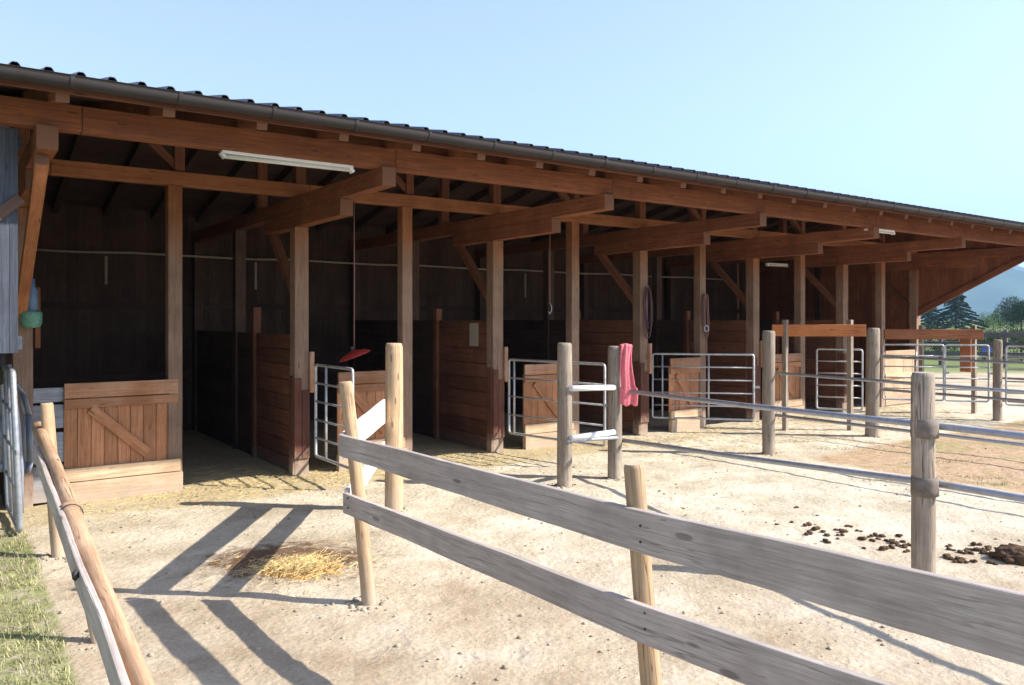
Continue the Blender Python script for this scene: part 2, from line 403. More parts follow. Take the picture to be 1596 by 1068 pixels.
n5 = k('ShaderNodeTexNoise', {'Vector': pos, 'Scale': 3, 'Detail': 4, 'Roughness': .6}).outputs[0]
hh = k.math('ADD', k.math('MULTIPLY', n2, .9), k.math('ADD', k.math('MULTIPLY', n3, .35), k.math('MULTIPLY', vo, .25)))
hh = k.math('ADD', hh, k.math('SUBTRACT', k.math('MULTIPLY', n5, 1.6), k.math('MULTIPLY', dent, .45)))
n.links.new(k('ShaderNodeBump', {'Height': hh, 'Strength': .6, 'Distance': .035}).outputs[0], p.inputs['Normal'])
me.materials.append(m)
ground = bpy.data.objects.new('ground', me); C.objects.link(ground); tag(ground, 'pale dusty packed earth of the yard running out to green meadow', None, None, 'structure')

def weld(o):
    import bmesh
    bm = bmesh.new(); bm.from_mesh(o.data); bmesh.ops.remove_doubles(bm, verts=bm.verts, dist=1e-5); bm.to_mesh(o.data); bm.free()
# ------------------------------------------------------------------ the stable
st = thing('open_stable', 'long open fronted timber horse stable with red brown beams and dark corrugated roof', 'stable', A(0, 0, 0))
TAN = .2126
A0, A1 = -9.0, 13.95
def part(mb, name, mat, bevel=.004, parent=None): return mb.build(name, M[mat] if isinstance(mat, str) else mat, parent or st, bevel)
def rz(b): return 3.40+(b+2.75)*TAN                              # top of rafters, front slope
RB = 1.2
# roof
mb = MB(); per = .19; a = A0; prof = []
while a < A1:
    prof += [(a, 0), (a+.110, 0), (a+.122, .024), (a+.132, .032), (a+.158, .032), (a+.168, .024), (a+.182, 0)]; a += per
def sheet(b0_, z0_, b1_, z1_, rows):
    mb = MB()
    for r_ in range(rows):
        t0, t1 = r_/rows, (r_+1)/rows
        for i in range(len(prof)-1):
            (x0, h0), (x1, h1) = prof[i], prof[i+1]
            bA, bB = b0_+(b1_-b0_)*t0, b0_+(b1_-b0_)*t1; zA, zB = z0_+(z1_-z0_)*t0, z0_+(z1_-z0_)*t1
            mb.poly([A(x0, bA, zA+h0), A(x1, bA, zA+h1), A(x1, bB, zB+h1), A(x0, bB, zB+h0)])
    return mb
r1 = part(sheet(-2.84, rz(-2.84)+.052, RB, rz(RB)+.052, 4), 'roof_sheet', 'roof', 0)
r2 = part(sheet(RB, rz(RB)+.052, 5.2, rz(RB)+.052-4.0*TAN, 4), 'roof_sheet', 'roof', 0)
for r_ in (r1, r2):
    s_ = r_.modifiers.new('thick', 'SOLIDIFY'); s_.thickness = .004; s_.offset = 0
mb = MB(); mb.beam(A(A0, RB, rz(RB)+.10), A(A1, RB, rz(RB)+.10), .3, .05); part(mb, 'ridge_cap', 'roof')
mb = MB()                                                       # roof boarding, boards run along a
for i in range(28):
    b = -2.78+i*.142; t = .9+.25*random.random()
    if b > RB: break
    mb.beam(A(A0+.05, b, rz(b)+.012), A(A1-.05, b, rz(b)+.012), .137, .022, Z+DB*-TAN, t)
part(mb, 'roof_boarding', 'dark', 0)
mb = MB()
for i in range(28):
    b = RB+.08+i*.142
    if b > 5.15: break
    z = rz(RB)-(b-RB)*TAN
    mb.beam(A(A0+.05, b, z+.012), A(A1-.05, b, z+.012), .137, .022, Z+DB*TAN, .9+.25*random.random())
part(mb, 'roof_boarding', 'dark', 0)
# rafters
na = int((A1-A0)/.6825); raf = None; rafb = None
for i in range(na+1):
    a = -2.65-9*.6825+i*.6825-.03
    if a < A0+.1 or a > A1-.05: continue
    mb = MB(); mb.beam(A(a, -2.72, rz(-2.72)-.066), A(a, RB, rz(RB)-.066), .085, .13); part(mb, 'rafter', 'beam', .003)
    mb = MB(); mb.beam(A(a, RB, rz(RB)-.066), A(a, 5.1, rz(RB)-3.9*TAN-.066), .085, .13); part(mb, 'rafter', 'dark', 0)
mb = MB(); mb.beam(A(A0+.02, -2.745, rz(-2.745)-.035), A(A1-.02, -2.745, rz(-2.745)-.03), .024, .08); part(mb, 'fascia_board', 'kick')
# gutter
mb = MB(); rg = .055; gz0 = rz(-2.84)+.020
ring = [(-math.cos(t)*rg, -math.sin(t)*rg*1.0) for t in np.linspace(0, math.pi, 13)]
ring = [(-rg-.006, .022), (-rg, .024)]+ring
for i in range(46):
    x0 = A0+(A1-A0)*i/46; x1 = A0+(A1-A0)*(i+1)/46
    for j in range(len(ring)-1):
        (u0, v0), (u1, v1) = ring[j], ring[j+1]
        mb.poly([A(x0, -2.835-.0+u0, gz0+v0), A(x0, -2.835+u1, gz0+v1), A(x1, -2.835+u1, gz0+v1), A(x1, -2.835+u0, gz0+v0)], smooth=True)
gut = part(mb, 'gutter', 'gutter', 0); weld(gut); s_ = gut.modifiers.new('thick', 'SOLIDIFY'); s_.thickness = .003
a = -8.1
while a < A1:
    mb = MB(); pts = [(u*1.07, v*1.07) for u, v in ring]
    for j in range(len(pts)-1):
        mb.beam(A(a, -2.835+pts[j][0], gz0+pts[j][1]), A(a, -2.835+pts[j+1][0], gz0+pts[j+1][1]), .025, .004, DA.cross(Z))
    part(mb, 'gutter_bracket', 'gutter', 0, gut); a += .6825
mb = MB(); mb.beam(A(A0, -2.856, rz(-2.84)+.040), A(A1, -2.856, rz(-2.84)+.040), .022, .012); part(mb, 'lit_edge_strip', 'litedge', 0)  # added pale strip, its colour stands in for the sunlit sheet edge
# front purlin, in spliced lengths
sp_ = [A0+.05, -5.46, -2.5, .1, 2.83, 5.56, 8.29, 11.02, 13.72]
for i in range(len(sp_)-1):
    mb = MB(); mb.beam(A(sp_[i]+.002, -2.15, 3.29), A(sp_[i+1]-.002, -2.15, 3.29), .14, .19, Z, .92+.12*random.random()); part(mb, 'eave_purlin', 'beam', .006)
    mb = MB(); mb.beam(A(sp_[i]+.002, 0, 3.275), A(sp_[i+1]-.002, 0, 3.275), .14, .145, Z, .95+.12*random.random()); part(mb, 'header_beam', 'header', .006)
mb = MB(); mb.beam(A(A0+.05, RB, rz(RB)-.25), A(13.6, RB, rz(RB)-.25), .14, .22); part(mb, 'ridge_purlin', 'dark')
# main frames
for i in range(-3, 6):
    a = i*S
    if i < 5 or True:
        mb = MB(); mb.beam(A(a, 4.6, 3.112), A(a, -2.28, 3.112), .14, .175, Z, random.uniform(.85, 1.2)); part(mb, 'cantilever_beam', 'beam', .006)
        mb = MB(); mb.beam(A(a, 1.0, 2.938), A(a, -1.33, 2.938), .14, .17, Z, random.uniform(.85, 1.2)); part(mb, 'corbel_beam', 'beam', .006)
    mb = MB(); mb.beam(A(a, 0, -.1), A(a, 0, 2.852), .165, .165, DB, random.uniform(.88, 1.14), 6, .002); part(mb, 'main_post', 'post', .006)
    mb = MB(); mb.beam(A(a, .08, 2.05), A(a, .92, 2.86), .09, .10); part(mb, 'knee_brace', 'panel')
    if i >= -1:
        mb = MB(); mb.beam(A(a, 1.35, 3.2), A(a, 1.35, rz(RB)-.36), .12, .12, DB); part(mb, 'king_post', 'panel')
    for b in (2.3, 4.5):
        mb = MB(); mb.beam(A(a, b, -.1), A(a, b, 3.02), .14, .14, DB); part(mb, 'inner_post', 'dark')
    for b, zt in ((0, 0),):
        mb = MB(); mb.beam(A(a, b, 3.35), A(a, b, rz(b)-.14), .12, .12, DB); part(mb, 'stub_post', 'panel')
for i in range(-1, 5):
    a = (i+.5)*S
    mb = MB(); mb.beam(A(a, 0, -.1), A(a, 0, 3.2), .14, .14, DB, random.uniform(.85, 1.12), 6, .002); part(mb, 'mid_post', 'post', .006)
    mb = MB(); mb.beam(A(a+.05, 0, 3.36), A(a+.05, 0, rz(0)-.14), .10, .10, DB); part(mb, 'stub_post', 'panel')
    mb = MB(); mb.beam(A(a+.07, .02, 3.36), A(a-.42, .02, rz(0)-.15), .08, .09, DB); part(mb, 'stub_brace', 'panel')
# back wall: vertical boards, with a pale service pipe
def boards_v(a0, a1, b, z0, z1, w=.16, th=.022, gap=-.002, along=DA, org=None, zt=None, tint=(.8, 1.15)):
    mb = MB(); x = a0; alt = False
    while x < a1-.01:
        ww = min(w*random.uniform(.93, 1.05), a1-x)
        zz = zt(x+ww/2) if zt else z1
        zb = z0(x+ww/2) if callable(z0) else z0
        c = (org if org is not None else A(0, b))+along*(x+ww/2-gap/2)
        alt = not alt; c = c+along.cross(Z)*(.0035 if alt else 0)
        if zz-zb > .02:
            mb.beam(c+Z*zb, c+Z*zz, ww-gap, th, along.cross(Z), random.uniform(*tint))
        x += ww
    return mb
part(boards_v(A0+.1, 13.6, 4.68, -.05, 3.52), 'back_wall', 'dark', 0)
mb = MB()
for z in (.9, 2.0): mb.beam(A(A0+.1, 4.63, z), A(13.6, 4.63, z), .05, .10)
part(mb, 'wall_rail', 'dark', 0)
mb = MB(); mb.path([A(-2.6+i*.82, 4.42, 2.80-.012*math.sin(i*2.1)) for i in range(20)], .017, 8); part(mb, 'water_pipe', M['paper'], 0)
for a, L in ((-1.35, .42), (.9, .45), (3.6, .5), (6.5, .5)):
    mb = MB(); mb.beam(A(a, 4.42, 2.74), A(a, 4.42, 2.74-L), .035, .035, DB); part(mb, 'pipe_drop', M['paper'], 0)
# partitions between the boxes
for i in range(0, 6):
    a = i*S
    if i == 5: continue
    mb = MB(); h = 1.62 if i == 0 else 1.78; nb = 9; bh = h/nb
    for j in range(nb):
        mb.beam(A(a-.02, .09, bh*(j+.5)), A(a-.02, 1.42, bh*(j+.5)), .04, bh-.008, Z, random.uniform(.8, 1.15))
    part(mb, 'partition', 'panel', .004)
    mb = MB(); mb.beam(A(a-.02, 1.5, 0), A(a-.02, 1.5, 1.95), .10, .10, DB); part(mb, 'partition_post', 'panel')
    mb = MB()
    for j in range(9):
        mb.beam(A(a-.02, 1.56, bh*(j+.5)), A(a-.02, 4.4, bh*(j+.5)), .04, bh-.008, Z, random.uniform(.8, 1.1))
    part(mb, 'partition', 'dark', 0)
# kick boards on the posts
for i in range(0, 5):
    a = i*S
    mb = MB(); mb.beam(A(a-.055, -.097, .2), A(a-.055, -.097, 1.12), .085, .03, DB); mb.beam(A(a+.04, -.094, .2), A(a+.04, -.094, .98), .09, .024, DB)
    part(mb, 'kick_board', 'kick')
    mb = MB(); mb.beam(A(a-.096, -.02, .02), A(a-.096, -.02, 1.14), .12, .026, DA); part(mb, 'door_jamb', 'kick')
    mb = MB(); mb.beam(A(a+.11, -.10, .95), A(a+.11, -.10, 1.42), .05, .045, DB); part(mb, 'door_stop', 'door')
mb = MB(); mb.beam(A(-S+.12, -.09, 1.52), A(-S+.12, -.09, 2.1), .045, .03, DB); part(mb, 'door_stop', 'beam')
mb = MB(); mb.beam(A(.09, -.13, 0), A(-.02, -.34, .0), .05, .02)
# half walls
def half_wall(i, a0, a1, rough=False):
    b = -.03; h = 1.17; w_ = a1-a0
    mb = boards_v(a0, a1, b, .30, h-.14, .125, .024, .004, tint=(.82, 1.2))
    hw = part(mb, 'half_wall', 'door', .002)
    bf = b-.029
    mb = MB(); mb.beam(A(a0-.0, bf, h-.075), A(a1, bf, h-.075), .034, .145); part(mb, 'top_rail', 'door', .004, hw)
    mb = MB(); mb.beam(A(a0, bf, h-.205), A(a1, bf, h-.205), .03, .09); part(mb, 'top_rail', 'door', .004, hw)
    mb = MB(); mb.beam(A(a0+w_*.22, bf-.002, h-.26), A(a0+w_*.72, bf-.002, .42), .026, .10); part(mb, 'diagonal_brace', 'door', .004, hw)
    mb = MB(); mb.beam(A(a0, bf-.004, .27), A(a1+.02, bf-.004, .27), .05, .13, Z, 1.05); part(mb, 'sill_board', 'sill', .005, hw)
    mb = MB(); mb.beam(A(a0-.01, bf-.012, .09), A(a1+.04, bf-.012, .09), .075, .215, Z, 1.0); part(mb, 'plinth_board', 'sill', .006, hw)
    return hw
for i in range(-1, 4):
    a0 = i*S+(.345 if i == -1 else .60 if i == 2 else .45); a1 = (i+.5)*S-.072+(.10 if i == -1 else .01)
    half_wall(i, a0, a1)
a0, a1 = 4.5*S+.08, 4.97*S                                         # pale half wall at the sunny end
hw = part(boards_v(a0, a1, -.03, -.02, 1.14, .19, .026, .003, tint=(.9, 1.1)), 'half_wall', 'sill', .002)
hw['label'] = 'pale cream half wall at the sunlit far end'
for z_, h_ in ((1.07, .14), (.62, .10), (.12, .2)):
    mb = MB(); mb.beam(A(a0, -.062, z_), A(a1, -.062, z_), .03, h_); part(mb, 'top_rail' if z_ > 1 else 'cross_rail', 'sill', .004, hw)
mb = MB()                                                       # grey boards filling the gap beside the corner post
for z, h_ in ((.2, .36), (.55, .3), (.85, .24), (1.06, .15)):
    mb.beam(A(-S+.085, -.02, z), A(-S+.345, -.02, z), .03, h_-.01)
part(mb, 'filler_boards', 'bluegrey')
# end walls
zend = lambda b: 3.03+(b+2.2)*(-1.13/2.2)
def end_wall(a, mat, name, bmin, bmax, zb, zt):
    return part(boards_v(bmin, bmax, 0, zb, 0, .15, .024, -.002, DB, A(a, 0), zt), name, mat, 0)
end_wall(13.66, 'beam', 'end_wall', .09, 4.72, lambda b: -.05, lambda b: (rz(b) if b < RB else rz(RB)-(b-RB)*TAN)-.02)
end_wall(13.66, 'beam', 'end_gable_boarding', -2.2, .09, lambda b: zend(b), lambda b: rz(b)-.02)
mb = MB(); mb.beam(A(13.64, -2.22, 3.02), A(13.64, .02, 1.87), .05, .12); part(mb, 'end_brace', 'beam')
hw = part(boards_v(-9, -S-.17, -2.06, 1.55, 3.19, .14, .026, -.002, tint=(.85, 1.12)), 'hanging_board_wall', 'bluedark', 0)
mb = MB(); mb.beam(A(-3.3, -2.09, 2.28), A(-2.88, -2.09, 2.68), .03, .08); part(mb, 'dark_wall_strip', 'dark')  # dark diagonal strip across the hanging wall
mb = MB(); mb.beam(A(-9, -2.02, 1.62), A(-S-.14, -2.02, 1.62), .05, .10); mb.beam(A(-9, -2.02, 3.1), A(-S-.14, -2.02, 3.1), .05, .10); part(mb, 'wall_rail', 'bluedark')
mb = MB(); mb.beam(A(-S-.02, -2.1, 2.98), A(-S-.02, -.06, 1.83), .09, .11); part(mb, 'end_brace', 'header')
end_wall(-S-.12, 'dark', 'end_wall', .09, 4.6, lambda b: -.05, lambda b: rz(min(b, 2.4-b))-.1)
mb = MB(); mb.beam(A(13.9, -2.78, rz(-2.78)-.03), A(13.9, RB, rz(RB)-.03), .025, .2); part(mb, 'verge_board', 'beam')
mb = MB(); mb.beam(A(13.9, RB, rz(RB)-.03), A(13.9, 5.1, rz(RB)-3.9*TAN-.03), .025, .2); part(mb, 'verge_board', 'beam')
# enclosed grey section at the left, with a dark doorway
part(boards_v(-9, -S-.10, -.02, 1.88, 3.9, .14, .026, -.002, tint=(.8, 1.15)), 'grey_board_wall', 'bluegrey', 0)
part(boards_v(-9, -4.3, -.02, -.05, 1.875, .14, .026, -.002, tint=(.8, 1.15)), 'grey_board_wall', 'bluegrey', 0)
mb = MB(); mb.beam(A(-4.3, -.06, 1.88), A(-S-.1, -.06, 1.88), .05, .12); part(mb, 'doorway_lintel', 'bluegrey')
end_wall(A0+.1, 'dark', 'end_wall', .0, 4.6, lambda b: -.05, lambda b: rz(min(b, 2.4-b))-.1)

# ------------------------------------------------------------------ lamps, cords and small things on the stable
def tube_lamp(a0, a1, b, z, label):
    t = thing('tube_lamp', label, 'lamp', A((a0+a1)/2, b, z), 'white tube lamps under the stable roof')
    mb = MB(); mb.beam(A(a0, b, z+.016), A(a1, b, z+.016), .06, .026); mb.build('housing', M['white'], t, .004)
    mb = MB(); mb.log(A(a0+.03, b, z-.018), A(a1-.03, b, z-.010), .019, .019, 12, 1, 0, chamfer=False); mb.build('diffuser', M['diff'], t)
    for a in (a0+.012, a1-.012):
        mb = MB(); mb.beam(A(a-.012, b, z-.02), A(a+.012, b, z-.0), .062, .055); mb.build('end_cap', M['white'], t, .004)
tube_lamp(a_of(345, -2.15), a_of(549, -2.15), -2.15, 3.165, 'long white tube lamp under the eave beam nearest the photo, above the first stalls')
tube_lamp(a_of(1350, -2.15), a_of(1392, -2.15), -2.15, 3.165, 'white tube lamp under the eave beam at the far right end of the stable')
tube_lamp(a_of(1195, .8), a_of(1226, .8), .8, 2.86, 'small white tube lamp hung inside the dark stable above the orange rail')
def lathe(mb, c, prof, seg=24, ax=Z, tint=1.0):
    ax = ax.normalized(); x = ax.orthogonal().normalized(); y = ax.cross(x); b0 = len(mb.v)
    for r_, h in prof:
        for j in range(seg):
            th = 2*math.pi*j/seg; mb.v.append(Vector(c)+ax*h+x*(r_*math.cos(th))+y*(r_*math.sin(th)))
    for i in range(len(prof)-1):
        for j in range(seg):
            a = b0+seg*i+j; b = b0+seg*i+(j+1) % seg
            mb.face((a, b, b+seg, a+seg), [(0, 0)]*4, (tint, 0, 0, 1), True)
# red hanging dish lamp on its cord
au = a_of(552, -.9); pt = A(au, -.9, 0)
zt = 3.03; zb = 1.8-(552-HOR)/F*pt.y
t = thing('hanging_red_pan', 'shallow red pan hanging from a long cord right of the first main post', 'pan', A(au, -.9, zb))
mb = MB(); mb.path([A(au, -.9, zb+.05), A(au+.003, -.9, 2.3), A(au-.004, -.9, 3.4)], .006, 6); mb.build('cord', M['cord'], t)
axv = (Z+DA*-.35+DB*.12).normalized()
mb = MB(); lathe(mb, A(au, -.9, zb), [(.0, .045), (.03, .042), (.06, .03), (.13, .012), (.175, -.02), (.178, -.026), (.172, -.024), (.12, .004), (.05, .02), (0, .03)], 28, axv); mb.build('pan', M['red'], t)
mb = MB(); lathe(mb, A(au, -.9, zb), [(0, .09), (.018, .085), (.022, .045), (.0, .04)], 12, axv); mb.build('knob', M['bracket'], t)
# hook cord
au = a_of(857, -.3); t = thing('hook_cord', 'thin hanging cord with a small hook in the dark second stall opening', 'cord', A(au, -.3, 1.88))
mb = MB(); mb.path([A(au, -.3, 3.4), A(au, -.3, 2.6), A(au, -.3, 2.02)], .006, 6); mb.build('cord', M['cord'], t)
mb = MB(); mb.path([A(au, -.3, 2.02), A(au+.03, -.3, 1.97), A(au+.03, -.3, 1.91), A(au, -.3, 1.87), A(au-.03, -.3, 1.90)], .006, 6); mb.build('hook', M['galv'], t)
# halters on the posts
def halter(c, L, w_, label, mat='darkrope', ring=False):
    t = thing('rope_halter', label, 'halter', c)
    for k_ in range(4):
        mb = MB(); ph = random.random()*3; x0 = random.uniform(-.03, .03)
        pts = []
        for j in range(17):
            th = 2*math.pi*j/16; pts.append(Vector(c)+DA*(x0+w_*math.sin(th)*(.6+.12*k_))+DB*(-.012*k_-.01*math.sin(3*th+ph))+Z*(-L*(.5+.07*k_)*(1-math.cos(th))))
        mb.path(pts[:-1], .011, 6, random.uniform(.7, 1.3), True); mb.build('strap', M[mat], t)
    mb = MB(); mb.path([Vector(c)+DB*-.02+DA*(.02*math.cos(q_))+Z*(.02*math.sin(q_)) for q_ in np.linspace(0, 2*math.pi, 11)[:-1]], .005, 6, 1, True); mb.build('hanging_ring', M['galv'], t)
    if ring:
        e = Vector(c)-Z*(L*1.0)
        mb = MB(); mb.path([e+DB*-.05+DA*(.05*math.cos(q_))+Z*(.05*math.sin(q_)-.06) for q_ in np.linspace(0, 2*math.pi, 15)[:-1]], .009, 6, 1, True); mb.build('metal_ring', M['galv'], t)
        mb = MB(); mb.path([e+DB*-.05-Z*.11, e+DB*-.05-Z*.5], .014, 6); mb.build('lead_rope', M[mat], t)
halter(A(2*S+.05, -.10, 2.28), .55, .09, 'dark purple rope halter hung on the third main post beside the pink towel')
halter(A(2.5*S, -.09, 2.2), .50, .06, 'rope halter with a metal ring hung on the post above the galvanised gate', 'cord', True)
# notice
t = thing('notice_board', 'small pale notice pinned to the top of the second stall partition', 'notice', A(S-.045, .45, 1.4))
mb = MB(); mb.beam(A(S-.046, .34, 1.58), A(S-.046, .56, 1.58), .008, .32); mb.build('sheet', M['paper'], t)
for b_ in (.36, .54):
    mb = MB(); mb.blob(A(S-.052, b_, 1.72), .006, .006, .006, 1, 1, 0); mb.build('pin', M['bracket'], t)
# blue container on corner post
c = A(-S+.06, -.17, 1.80)
t = thing('blue_water_can', 'blue upright canister with a green base fixed on the left corner post', 'canister', c)
mb = MB(); lathe(mb, c, [(0, .38), (.03, .375), (.035, .30), (.055, .27), (.06, .06), (.05, .05)], 20); mb.build('canister', M['bluep'], t)
mb = MB(); lathe(mb, c, [(.0, .07), (.085, .07), (.092, .05), (.09, -.04), (.07, -.08), (0, -.09)], 20); mb.build('base_cup', M['greenp'], t)
mb = MB(); mb.beam(c+DB*.05+Z*-.05, c+DB*.05+Z*.36, .05, .012, DB); mb.build('wall_bracket', M['bracket'], t)

# ------------------------------------------------------------------ gates of galvanised tube
def tube_gate(p0, p1, z0, z1, nb, vert, label, lean=(0, 0, 0), mat='galv', r=.017):
    p0 = Vector(p0); p1 = Vector(p1); d = (p1-p0).normalized(); L = (p1-p0).length
    lean = Vector(lean)
    t = thing('tube_gate', label, 'gate', p0, 'galvanised tube gates of the pens')
    def q(s_, z): return p0+d*(s_*L)+Z*z+lean*((z-z0)/(z1-z0))
    mb = MB(); c_ = .035; f = c_/L
    mb.path([q(0, z0+c_), q(f*.3, z0+c_*.3), q(f, z0), q(.5, z0), q(1-f, z0), q(1-f*.3, z0+c_*.3), q(1, z0+c_), q(1, (z0+z1)/2), q(1, z1-c_), q(1-f*.3, z1-c_*.3), q(1-f, z1), q(.5, z1), q(f, z1), q(f*.3, z1-c_*.3), q(0, z1-c_), q(0, (z0+z1)/2)], r, 10, 1, True)
    mb.build('frame', M[mat], t)
    for i in range(1, nb-1):
        z = z0+(z1-z0)*i/(nb-1)
        mb = MB(); mb.path([q(0, z), q(.5, z), q(1, z)], r*.72, 10); mb.build('bar', M[mat], t)
    for s_ in vert:
        mb = MB(); mb.path([q(s_, z0), q(s_, z1)], r*.85, 10); mb.build('upright', M[mat], t)
    mb = MB(); mb.beam(q(1, (z0+z1)/2+.0)-d*.02, q(1, (z0+z1)/2)+d*.09, .02, .035); mb.build('latch', M['galvdull'], t, .003)
    return t
# hinge points on the main posts
h0 = A(.15, -.12)
tube_gate(h0, h0+(-DB)*1.02, .22, 1.27, 6, (.3,), 'tube gate swung out beside the first main post, behind the pointed stake')
tube_gate(A(S+.15, -.12), Vector((1.12, 9.62, 0)), .26, 1.25, 5, (.06,), 'tube gate reaching from the second main post towards the pink towel')
tube_gate(Vector((2.25, 12.75, 0)), Vector((3.78, 12.45, 0)), .22, 1.24, 6, (.1, .56), 'tube gate across the third bay opening, left of the tall round post')
tube_gate(px(1273, 14.25), px(1344, 13.9), .2, 1.26, 6, (), 'narrow tube gate under the first orange rail in front of a dark opening')
tube_gate(px(1376, 14.9), px(1471, 14.6), .3, 1.32, 6, (.55,), 'tube gate in front of the sunlit pale half wall at the far end')
tube_gate(px(1473, 14.6), px(1541, 14.4), .3, 1.32, 6, (), 'tube gate right of the pale half wall with the green meadow behind it')
tube_gate(px(1568, 13.9), px(1720, 13.2), .3, 1.32, 6, (.3,), 'tube gate running out of the photo at the right edge')
gp = A(-S-.12, -.16)
tube_gate(gp, gp+(-DB)*1.08+DA*.02, .06, 1.36, 5, (.35, .7), 'bluish tube gate seen edge on below the left corner post', (-.06, .0, 0), 'galvdull', .025)

# ------------------------------------------------------------------ paddock fences of round posts and tubes
def rpost(t, p, h, r=.085, lean=(0, 0), name='post', mat='round'):
    p = Vector(p); mb = MB(); mb.log(p-Z*.15, p+Z*h+Vector((lean[0], lean[1], 0)), r*1.03, r*.97, 20, 14, .05, .004)
    return mb.build(name, M[mat], t)
def rail(t, pts, r=.026, mat='galvdull', name='rail'):
    mb = MB(); mb.path(pts, r, 12); return mb.build(name, M[mat], t)
def clamp(t, p, z, d, par=None):
    mb = MB(); s_ = Vector((d.y, -d.x, 0))
    p = Vector(p)
    mb.log(p+Z*(z-.065), p+Z*(z+.065), .088, .087, 20, 3, .03); mb.build('clamp', M['clampw'], t)
P2 = px(880, 8.56); P3 = px(958, 9.0); P7 = px(1441, 5.50); P4 = px(1198, 10.59); P5 = px(1359, 12.2); P6 = px(1555, 14.1)
t = thing('tube_rail_fence', 'round post fence with two bluish rails running from the pink towel to the right', 'fence', P7)
rpost(t, P2, 1.54, .083); rpost(t, P3, 1.49, .082); rpost(t, P7, 1.43, .078, (-.01, 0))
dR = (P7-P3).normalized(); off = Vector((-dR.y, dR.x, 0)).normalized()*.1
if off.x < 0: off = -off
E = P7+dR*3.2
rail(t, [P3+off+Z*.985, (P3+P7)/2+off+Z*1.01, P7+off+Z*1.055, E+off+Z*1.10], .024)
rail(t, [P3+off+Z*.42, (P3+P7)/2+off+Z*.53, P7+off+Z*.655, E+off+Z*.75], .024)
rail(t, [P2+Vector((.06, -.09, 1.06)), P3+Vector((-.02, -.09, 1.03))], .032, 'white')
rail(t, [P2+Vector((.06, -.09, .53)), P3+Vector((-.02, -.09, .53))], .032, 'white')
rail(t, [P2+Vector((.02, -.1, .50)), P3+Vector((.0, -.1, .47)), P3+off+Z*.42], .02)
for z in (1.045, .645): clamp(t, P7, z, dR)
rpost(t, E+dR*-.1, 1.4)
# thin rails at P4/P5/P6
t = thing('tube_rail_fence', 'round post fence with thin rails starting at the tall post beside the first orange rail', 'fence', P4)
rpost(t, P4, 1.64, .083); E4 = P4+Vector((.58, -.81, 0))*6.0; rpost(t, E4, 1.45)
for z0, z1 in ((1.08, 1.02), (.52, .50)):
    rail(t, [P4+Z*z0+Vector((.08, 0, 0)), (P4+E4)/2+Z*(z0+z1)/2+Vector((.08, 0, 0)), E4+Z*z1+Vector((.08, 0, 0))], .02)
for z in (1.0, .9): clamp(t, P4, z, Vector((1, 0, 0))) if False else None
t = thing('tube_rail_fence', 'farther round post fence starting at the thick grey post between two orange rails', 'fence', P5)
rpost(t, P5, 1.66, .098, (.02, 0)); E5 = P5+Vector((.58, -.81, 0))*7.0; rpost(t, E5, 1.45)
for z0, z1 in ((1.22, 1.2), (.72, .7)):
    rail(t, [P5+Z*z0+Vector((.09, 0, 0)), E5+Z*z1+Vector((.09, 0, 0))], .02)
t = thing('tube_rail_fence', 'round post fence at the right edge with a dark thin post before the tube gates', 'fence', P6)
rpost(t, P6, 1.43, .075); E6 = P6+Vector((.58, -.81, 0))*5.0; rpost(t, E6, 1.4)
for z0 in (1.15, .75, .35): rail(t, [P6+Z*z0+Vector((.07, 0, 0)), E6+Z*z0+Vector((.07, 0, 0))], .02)

# pink towel over P3
c = P3+Z*1.49
t_ = MB(); nu, nv = 26, 46
grid = []
for j in range(nv+1):
    v_ = j/nv; s_ = v_*1.12-.30
    row = []
    for i in range(nu+1):
        u_ = i/nu-.5
        w_ = .072*(1-.12*math.sin(v_*5))+(.02 if v_ > .8 else 0)
        fold = .014*math.sin(u_*9+v_*3.2)*min(1, abs(s_)*6)+.006*math.sin(u_*19+v_*8)
        if s_ < -.045: y, z = .085-fold*.6, 1.49+(s_+.045)*1.0+.012
        elif s_ < .045: y, z = -s_/.045*.085, 1.515-abs(u_)*.03
        else: y, z = -.085-.02*math.sin(min(1, (s_-.045)*3))-fold, 1.50-(s_-.045)*.86
        row.append(Vector((P3.x+.115+u_*2*w_+.012*math.sin(v_*9)+.02*v_, P3.y+y, z+.012*math.sin(u_*12)*(v_ > .9))))
    grid.append(row)
for j in range(nv):
    for i in range(nu):
        t_.poly([grid[j][i], grid[j][i+1], grid[j+1][i+1], grid[j+1][i]], 1, True)
tw = t_.build('towel', M['pink'], None); tag(tw, 'pink towel draped over a round fence post', 'towel')
import bmesh
bm = bmesh.new(); bm.from_mesh(tw.data); bmesh.ops.remove_doubles(bm, verts=bm.verts, dist=1e-5); bm.to_mesh(tw.data); bm.free()
s_ = tw.modifiers.new('thick', 'SOLIDIFY'); s_.thickness = .008

# orange rails on posts
def orange_rail(u0, u1, Yd, v_, posts, label, hang=None, mat='orange'):
    z = 1.8-(v_-HOR)/F*Yd; p0 = px(u0, Yd, z); p1 = px(u1, Yd*.985, z-.0)
    t = thing('orange_rail', label, 'rail', (p0.x, p0.y, 0), 'orange boards on posts before the far stalls')
    mb = MB(); mb.beam(p0, p1, .06, .19); mb.build('board', M[mat], t, .006)
    for u_ in posts:
        q_ = px(u_, Yd*.99+.09); mb = MB(); mb.beam(q_-Z*.1, q_+Z*(z+.17), .075, .075, DB); mb.build('post', M['round'], t, .006)
    if hang:
        q_ = px(hang[0], Yd*.99); mb = MB(); mb.beam(q_+Z*(z-.09), q_+Z*(z-.09-hang[1]), .2, .03, DB.cross(Z)); mb.build('hanging_board', M[mat], t, .005)
orange_rail(1203, 1349, 12.9, 515, (1224, 1325), 'orange brown board on posts just right of the tall sunlit round post')
